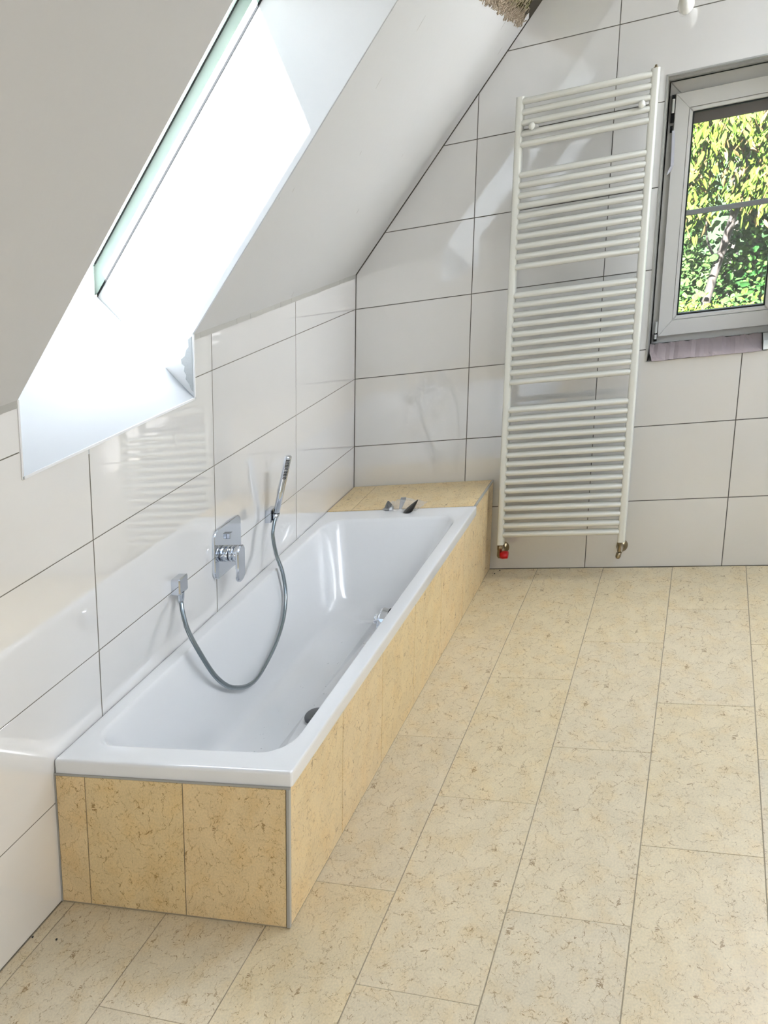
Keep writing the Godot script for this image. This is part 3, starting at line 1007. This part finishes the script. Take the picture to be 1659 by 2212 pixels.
	b.prism(PackedVector2Array([Vector2(1.424, 1.672), Vector2(1.4355, 1.672), Vector2(1.4405, 1.62), Vector2(1.4425, 1.545), Vector2(1.429, 1.542), Vector2(1.427, 1.61)]), XYZ, -0.099, -0.093, 0.0015, true)
	put("strip", b, M.tagp, t)
	b = mb()
	b.prism(PackedVector2Array([Vector2(1.429, 1.543), Vector2(1.441, 1.545), Vector2(1.433, 1.525), Vector2(1.4175, 1.513), Vector2(1.415, 1.517)]), XYZ, -0.0985, -0.0935, 0.001, true)
	put("tail", b, M.tagp, t)
	# insulation showing where the ceiling board ends
	org = V(0.85, 2.2, 0.6)
	t = base("insulation", V(0.85, 2.2, 0.6))
	tag(t, "ragged olive mineral wool bared above broken edge of sloping ceiling", "insulation")
	b = mb()
	var G := []
	var nz := 70
	var nx := 26
	for i in nx + 1:
		var row := []
		for j in nz + 1:
			var x := 0.750 + 0.36 * i / nx
			var z := 0.045 + 0.0045 * (i % 3) + 1.25 * j / nz
			var w := 0.024 + rng.randf_range(0.0, 0.016) + 0.012 * sin(z * 40.0 + x * 25.0) + 0.02 * smoothstep(0.81, 0.86, x)
			if j == 0: w += 0.12
			row.append(V(x + rng.randf_range(-0.004, 0.004), roof_y(x, z) + w, z + rng.randf_range(-0.005, 0.005)))
		G.append(row)
	for i in nx:
		for j in nz:
			b.quad(G[i][j], G[i + 1][j], G[i + 1][j + 1], G[i][j + 1])
	put("wool", b, M.wool, t)
	var slope := Basis(Vector3(0, 0, 1), atan2(1.063, 0.7154))
	for q in [["fibres", M.wool_pale, 1300, 0.0], ["dark_fibres", M.wool_dark, 900, 0.0], ["torn_edge", M.torn, 1500, 1.0]]:
		var mm := MultiMesh.new()
		mm.transform_format = MultiMesh.TRANSFORM_3D
		mm.mesh = fibre_mesh()
		mm.instance_count = q[2]
		for i in int(q[2]):
			var z := rng.randf_range(0.05, 1.27)
			var x: float = 0.778 + 0.0148 * z
			var up := 0.0
			if q[3] > 0.5:
				x += absf(rng.randfn(0, 0.012)) - 0.004
				up = rng.randf_range(-0.002, 0.008)
			else:
				x += 0.012 + rng.randf_range(0.0, 0.16)
				up = rng.randf_range(0.012, 0.034) + 0.02 * smoothstep(0.81, 0.86, x)
			var p := V(x, roof_y(x, z) + up, z)
			var yaw := rng.randfn(0, 0.5) if q[3] < 0.5 else rng.randf_range(0, PI)
			var bas := slope * Basis(Vector3.UP, PI / 2 + yaw) * Basis(Vector3.RIGHT, rng.randf_range(-0.35, 0.35))
			mm.set_instance_transform(i, Transform3D(bas.scaled_local(Vector3(1.3, 1.0, 0.7) * rng.randf_range(0.5, 1.2)), (p - org) * S))
		var mi := MultiMeshInstance3D.new()
		mi.name = q[0]
		mi.multimesh = mm
		mi.material_override = q[1]
		mi.set_meta("kind", "stuff")
		t.add_child(mi)
	# crumbs on the floor
	var cr := [[0.0095, 2.110, "black crumb on floor against left wall"], [0.088, 2.105, "black crumb on floor near left front corner of stone surround"], [0.768, 0.052, "black crumb on floor under radiator valve with red cap"], [0.786, 0.02, "brown crumb on floor against back wall below red cap"]]
	for q in cr:
		org = V(q[0], 0.0005, q[1])
		b = mb()
		b.lathe(org, Vector3.UP, [Vector2(0, 0.0026), Vector2(0.0018, 0.003), Vector2(0.003, 0.0016), Vector2(0.0032, 0)], 6)
		tag(put("crumb", b, M.black, self), q[2], "crumb", "crumbs on the floor")

func fibre_mesh() -> ArrayMesh:
	var fm := Mb.new(Vector3.ONE, Vector3.ZERO)
	fm.box(V(-0.0013, -0.0013, -0.02), V(0.0013, 0.0013, 0.02))
	return fm.done()

func ring8(c: Vector3, rx: float, rz: float) -> Array:
	var out := []
	for i in 10:
		var a := -TAU * i / 10
		out.append(c + V(cos(a) * rx, 0, sin(a) * rz))
	return out

# ---------------------------------------------------------------- garden behind the window
func leaf_mesh(lng: float, wid: float) -> ArrayMesh:
	var m := Mb.new(Vector3.ONE, Vector3.ZERO)
	m.smooth = true
	var L := []
	for i in 5:
		var t := i / 4.0
		var h := wid * sin(PI * pow(t, 0.8)) * 0.5
		var y := -lng * t
		var bend := 0.25 * lng * t * t
		L.append([V(-h, y, bend + h * 0.4), V(0, y, bend), V(h, y, bend + h * 0.4)])
	for i in 4:
		for k in 2:
			m.quad(L[i][k], L[i + 1][k], L[i + 1][k + 1], L[i][k + 1])
	return m.done()

func leaf_material() -> StandardMaterial3D:
	var m := mat(Color.WHITE, 0.8)
	m.metallic_specular = 0.2
	m.vertex_color_use_as_albedo = true
	m.backlight_enabled = true
	m.backlight = Color(0.25, 0.32, 0.06)
	m.cull_mode = BaseMaterial3D.CULL_DISABLED
	return m

func foliage(t: Node3D, called: String, blobs: Array, mesh: ArrayMesh, cols: Array, droop: float) -> void:
	var total := 0
	for q in blobs:
		total += int(q[2])
	var mm := MultiMesh.new()
	mm.transform_format = MultiMesh.TRANSFORM_3D
	mm.use_colors = true
	mm.mesh = mesh
	mm.instance_count = total
	var k := 0
	for q in blobs:
		for i in int(q[2]):
			var d: Vector3 = Vector3(rng.randfn(0, 0.42), rng.randfn(0, 0.42), rng.randfn(0, 0.42)) * q[1]
			var p: Vector3 = q[0] + d
			var bas := Basis.from_euler(Vector3(rng.randfn(0, droop), rng.randf() * TAU, rng.randfn(0, droop)))
			mm.set_instance_transform(k, Transform3D(bas.scaled_local(Vector3.ONE * rng.randf_range(0.6, 1.25)), (p - org) * S))
			var c: Color = cols[rng.randi() % cols.size()]
			mm.set_instance_color(k, c * rng.randf_range(0.65, 1.15))
			k += 1
	var mi := MultiMeshInstance3D.new()
	mi.name = called
	mi.multimesh = mm
	mi.material_override = M.leaf
	mi.set_meta("kind", "stuff")
	t.add_child(mi)

func branch(t: Node3D, called: String, pts: Array, r0: float, r1: float) -> void:
	var b := mb()
	var c := curve(pts, 5)
	var rad := []
	for i in c.size():
		rad.append(lerpf(r0, r1, float(i) / (c.size() - 1)))
	b.tube(c, rad, 9)
	put(called, b, M.bark, t)

func build_garden() -> void:
	M.leaf = leaf_material()
	var long_leaf := leaf_mesh(0.095, 0.028)
	var round_leaf := leaf_mesh(0.062, 0.055)
	var yel := [Color(0.075, 0.125, 0.012), Color(0.095, 0.135, 0.015), Color(0.055, 0.11, 0.012), Color(0.065, 0.115, 0.015), Color(0.13, 0.085, 0.03)]
	var mid := [Color(0.035, 0.085, 0.018), Color(0.05, 0.10, 0.022), Color(0.07, 0.12, 0.03)]
	var drk := [Color(0.014, 0.052, 0.010), Color(0.03, 0.085, 0.016), Color(0.06, 0.12, 0.022)]
	var t := base("ground")
	structure(t, "bright green meadow rising behind the garden trees", "ground")
	var b := mb()
	b.quad(V(-12, -3.0, -0.4), V(14, -3.0, -0.4), V(14, -2.6, -8), V(-12, -2.6, -8))
	b.quad(V(-12, -2.6, -8), V(14, -2.6, -8), V(14, 5.0, -22), V(-12, 5.0, -22))
	put("meadow", b, M.meadow, t)
	# the near tree with long hanging leaves
	t = base("tree", V(1.62, -3, -5.0))
	tag(t, "near tree with long drooping yellow green leaves and pale bent trunk outside window", "tree")
	branch(t, "trunk", [V(1.45, -3, -5.0), V(1.52, -0.6, -5.0), V(1.62, 0.3, -5.0), V(1.84, 1.2, -5.0), V(1.88, 2.0, -5.1), V(1.82, 3.2, -5.1)], 0.055, 0.03)
	branch(t, "branch", [V(1.86, 1.55, -5.0), V(1.70, 1.75, -4.9), V(1.5, 1.78, -4.8), V(1.36, 1.95, -4.7)], 0.025, 0.010)
	branch(t, "branch", [V(1.87, 1.75, -5.0), V(2.05, 1.95, -4.9), V(2.25, 1.98, -4.7)], 0.025, 0.010)
	branch(t, "branch", [V(1.70, 0.62, -5.0), V(1.58, 0.85, -4.9), V(1.55, 1.1, -4.9)], 0.018, 0.006)
	foliage(t, "foliage", [[V(1.45, 1.75, -4.6), V(0.5, 0.28, 0.7), 1008], [V(1.85, 1.80, -4.6), V(0.55, 0.30, 0.7), 1008], [V(1.42, 1.38, -4.7), V(0.35, 0.35, 0.6), 576], [V(2.05, 1.30, -4.6), V(0.4, 0.28, 0.6), 576], [V(1.75, 2.3, -4.7), V(0.9, 0.4, 0.9), 1200]], long_leaf, yel, 0.35)
	t = base("tree", V(2.05, -3, -5.9))
	tag(t, "trunk wrapped in dark green climbing leaves beside near tree outside window", "tree")
	branch(t, "trunk", [V(2.15, -3, -5.9), V(2.12, 0, -5.9), V(2.02, 1.2, -5.9), V(2.05, 3.0, -5.9)], 0.10, 0.06)
	foliage(t, "foliage", [[V(2.00, 0.9, -5.8), V(0.26, 1.0, 0.5), 1000], [V(1.92, 0.4, -5.7), V(0.4, 0.5, 0.5), 550], [V(2.15, 1.8, -5.9), V(0.4, 0.6, 0.5), 560]], round_leaf, drk, 0.8)
	t = base("shrub", V(1.35, -3, -5.4))
	tag(t, "mid green leafy shrub at lower left of the garden view", "shrub")
	branch(t, "stem", [V(1.35, -3, -5.4), V(1.36, -0.5, -5.4), V(1.4, 0.6, -5.4)], 0.04, 0.012)
	foliage(t, "foliage", [[V(1.40, 0.45, -5.4), V(0.35, 0.5, 0.5), 1000], [V(1.65, 0.15, -5.3), V(0.5, 0.25, 0.5), 800], [V(1.38, 0.95, -5.5), V(0.22, 0.35, 0.4), 528]], round_leaf, mid, 0.8)
	t = base("shrub", V(1.6, -3, -4.4))
	tag(t, "yellow green low shrub nearest the window bottom in the garden", "shrub")
	branch(t, "stem", [V(1.55, -3, -4.4), V(1.55, -0.5, -4.4), V(1.5, 0.2, -4.4)], 0.03, 0.01)
	foliage(t, "foliage", [[V(1.5, 0.25, -4.4), V(0.5, 0.16, 0.4), 1152], [V(1.95, 0.22, -4.4), V(0.4, 0.14, 0.4), 624]], leaf_mesh(0.04, 0.016), yel, 0.9)
	t = base("tree", V(1.9, -3, -8.2))
	tag(t, "broad mid green tree standing farther back behind the near garden trees", "tree")
	branch(t, "trunk", [V(1.9, -3, -8.2), V(1.9, 0.5, -8.2), V(1.8, 3.5, -8.2)], 0.12, 0.05)
	foliage(t, "foliage", [[V(1.35, 2.3, -8.2), V(0.9, 0.7, 0.7), 900], [V(2.4, 2.2, -8.2), V(0.9, 0.7, 0.7), 900], [V(1.9, 3.2, -8.2), V(1.2, 0.6, 0.9), 700]], leaf_mesh(0.10, 0.06), mid + drk, 0.7)
	t = base("tree", V(0.2, -3, -7.0))
	tag(t, "mid green tree beyond the left edge of the garden view, trunk hidden behind the wall", "tree")
	branch(t, "trunk", [V(0.2, -3, -7.0), V(0.25, 0.5, -7.0), V(0.2, 2.8, -7.0)], 0.10, 0.04)
	foliage(t, "foliage", [[V(0.3, 1.6, -7.0), V(0.8, 1.0, 0.7), 1200], [V(0.7, 0.6, -7.0), V(0.6, 0.6, 0.6), 600]], leaf_mesh(0.10, 0.06), mid, 0.7)
	t = base("tree", V(3.2, -3, -6.5))
	tag(t, "bushy tree beyond the right edge of the garden view", "tree")
	branch(t, "trunk", [V(3.2, -3, -6.5), V(3.15, 0.5, -6.5), V(3.2, 2.8, -6.5)], 0.10, 0.04)
	foliage(t, "foliage", [[V(3.1, 1.6, -6.5), V(0.9, 1.1, 0.7), 1400], [V(2.7, 0.4, -6.3), V(0.6, 0.6, 0.6), 600]], leaf_mesh(0.10, 0.06), mid + yel, 0.7)

# ---------------------------------------------------------------- main
func _ready() -> void:
	rng.seed = 7
	var cam := Camera3D.new()
	cam.name = "camera"
	cam.keep_aspect = Camera3D.KEEP_HEIGHT
	cam.set_frustum(0.8335483 * 0.05, Vector2(0.6360719, 0.172637) * 0.05, 0.05, 120.0)
	cam.transform = Transform3D(Basis(Vector3(0.753372, -0.165328, -0.636472), Vector3(-0.066959, 0.943563, -0.324355), Vector3(0.654176, 0.286978, 0.699784)), Vector3(1.16420747, 1.55437329, 6.49563158))
	add_child(cam)
	cam.current = true
	var sky := Sky.new()
	var sm := ProceduralSkyMaterial.new()
	sm.sky_top_color = Color(0.71, 0.80, 0.93)
	sm.sky_horizon_color = Color(0.90, 0.93, 0.96)
	sm.sky_curve = 0.25
	sm.ground_horizon_color = Color(0.70, 0.69, 0.66)
	sm.ground_bottom_color = Color(0.55, 0.54, 0.50)
	sm.sky_energy_multiplier = 1.0
	sm.ground_energy_multiplier = 1.0
	sm.sun_angle_max = 1.0
	sky.sky_material = sm
	var env := Environment.new()
	env.background_mode = Environment.BG_SKY
	env.sky = sky
	env.background_energy_multiplier = 1.9
	env.tonemap_mode = Environment.TONE_MAPPER_LINEAR
	env.tonemap_exposure = 1.10
	env.sdfgi_enabled = true
	env.ssao_enabled = true
	env.ssil_enabled = true
	var we := WorldEnvironment.new()
	we.name = "environment"
	we.environment = env
	add_child(we)
	var sun := DirectionalLight3D.new()
	sun.name = "sun"
	sun.light_color = Color(0.945, 0.967, 1.0)
	sun.light_energy = 36.0
	sun.light_angular_distance = 0.6
	sun.shadow_enabled = true
	var d := Vector3(0.159, -0.452, -1.245)
	sun.transform = Transform3D(Basis.looking_at(d, Vector3.UP), Vector3(0, 6, 9))
	add_child(sun)

	make_materials()
	build_setting()
	build_surround()
	build_tub()
	build_radiator()
	build_mixer()
	build_small()
	build_garden()
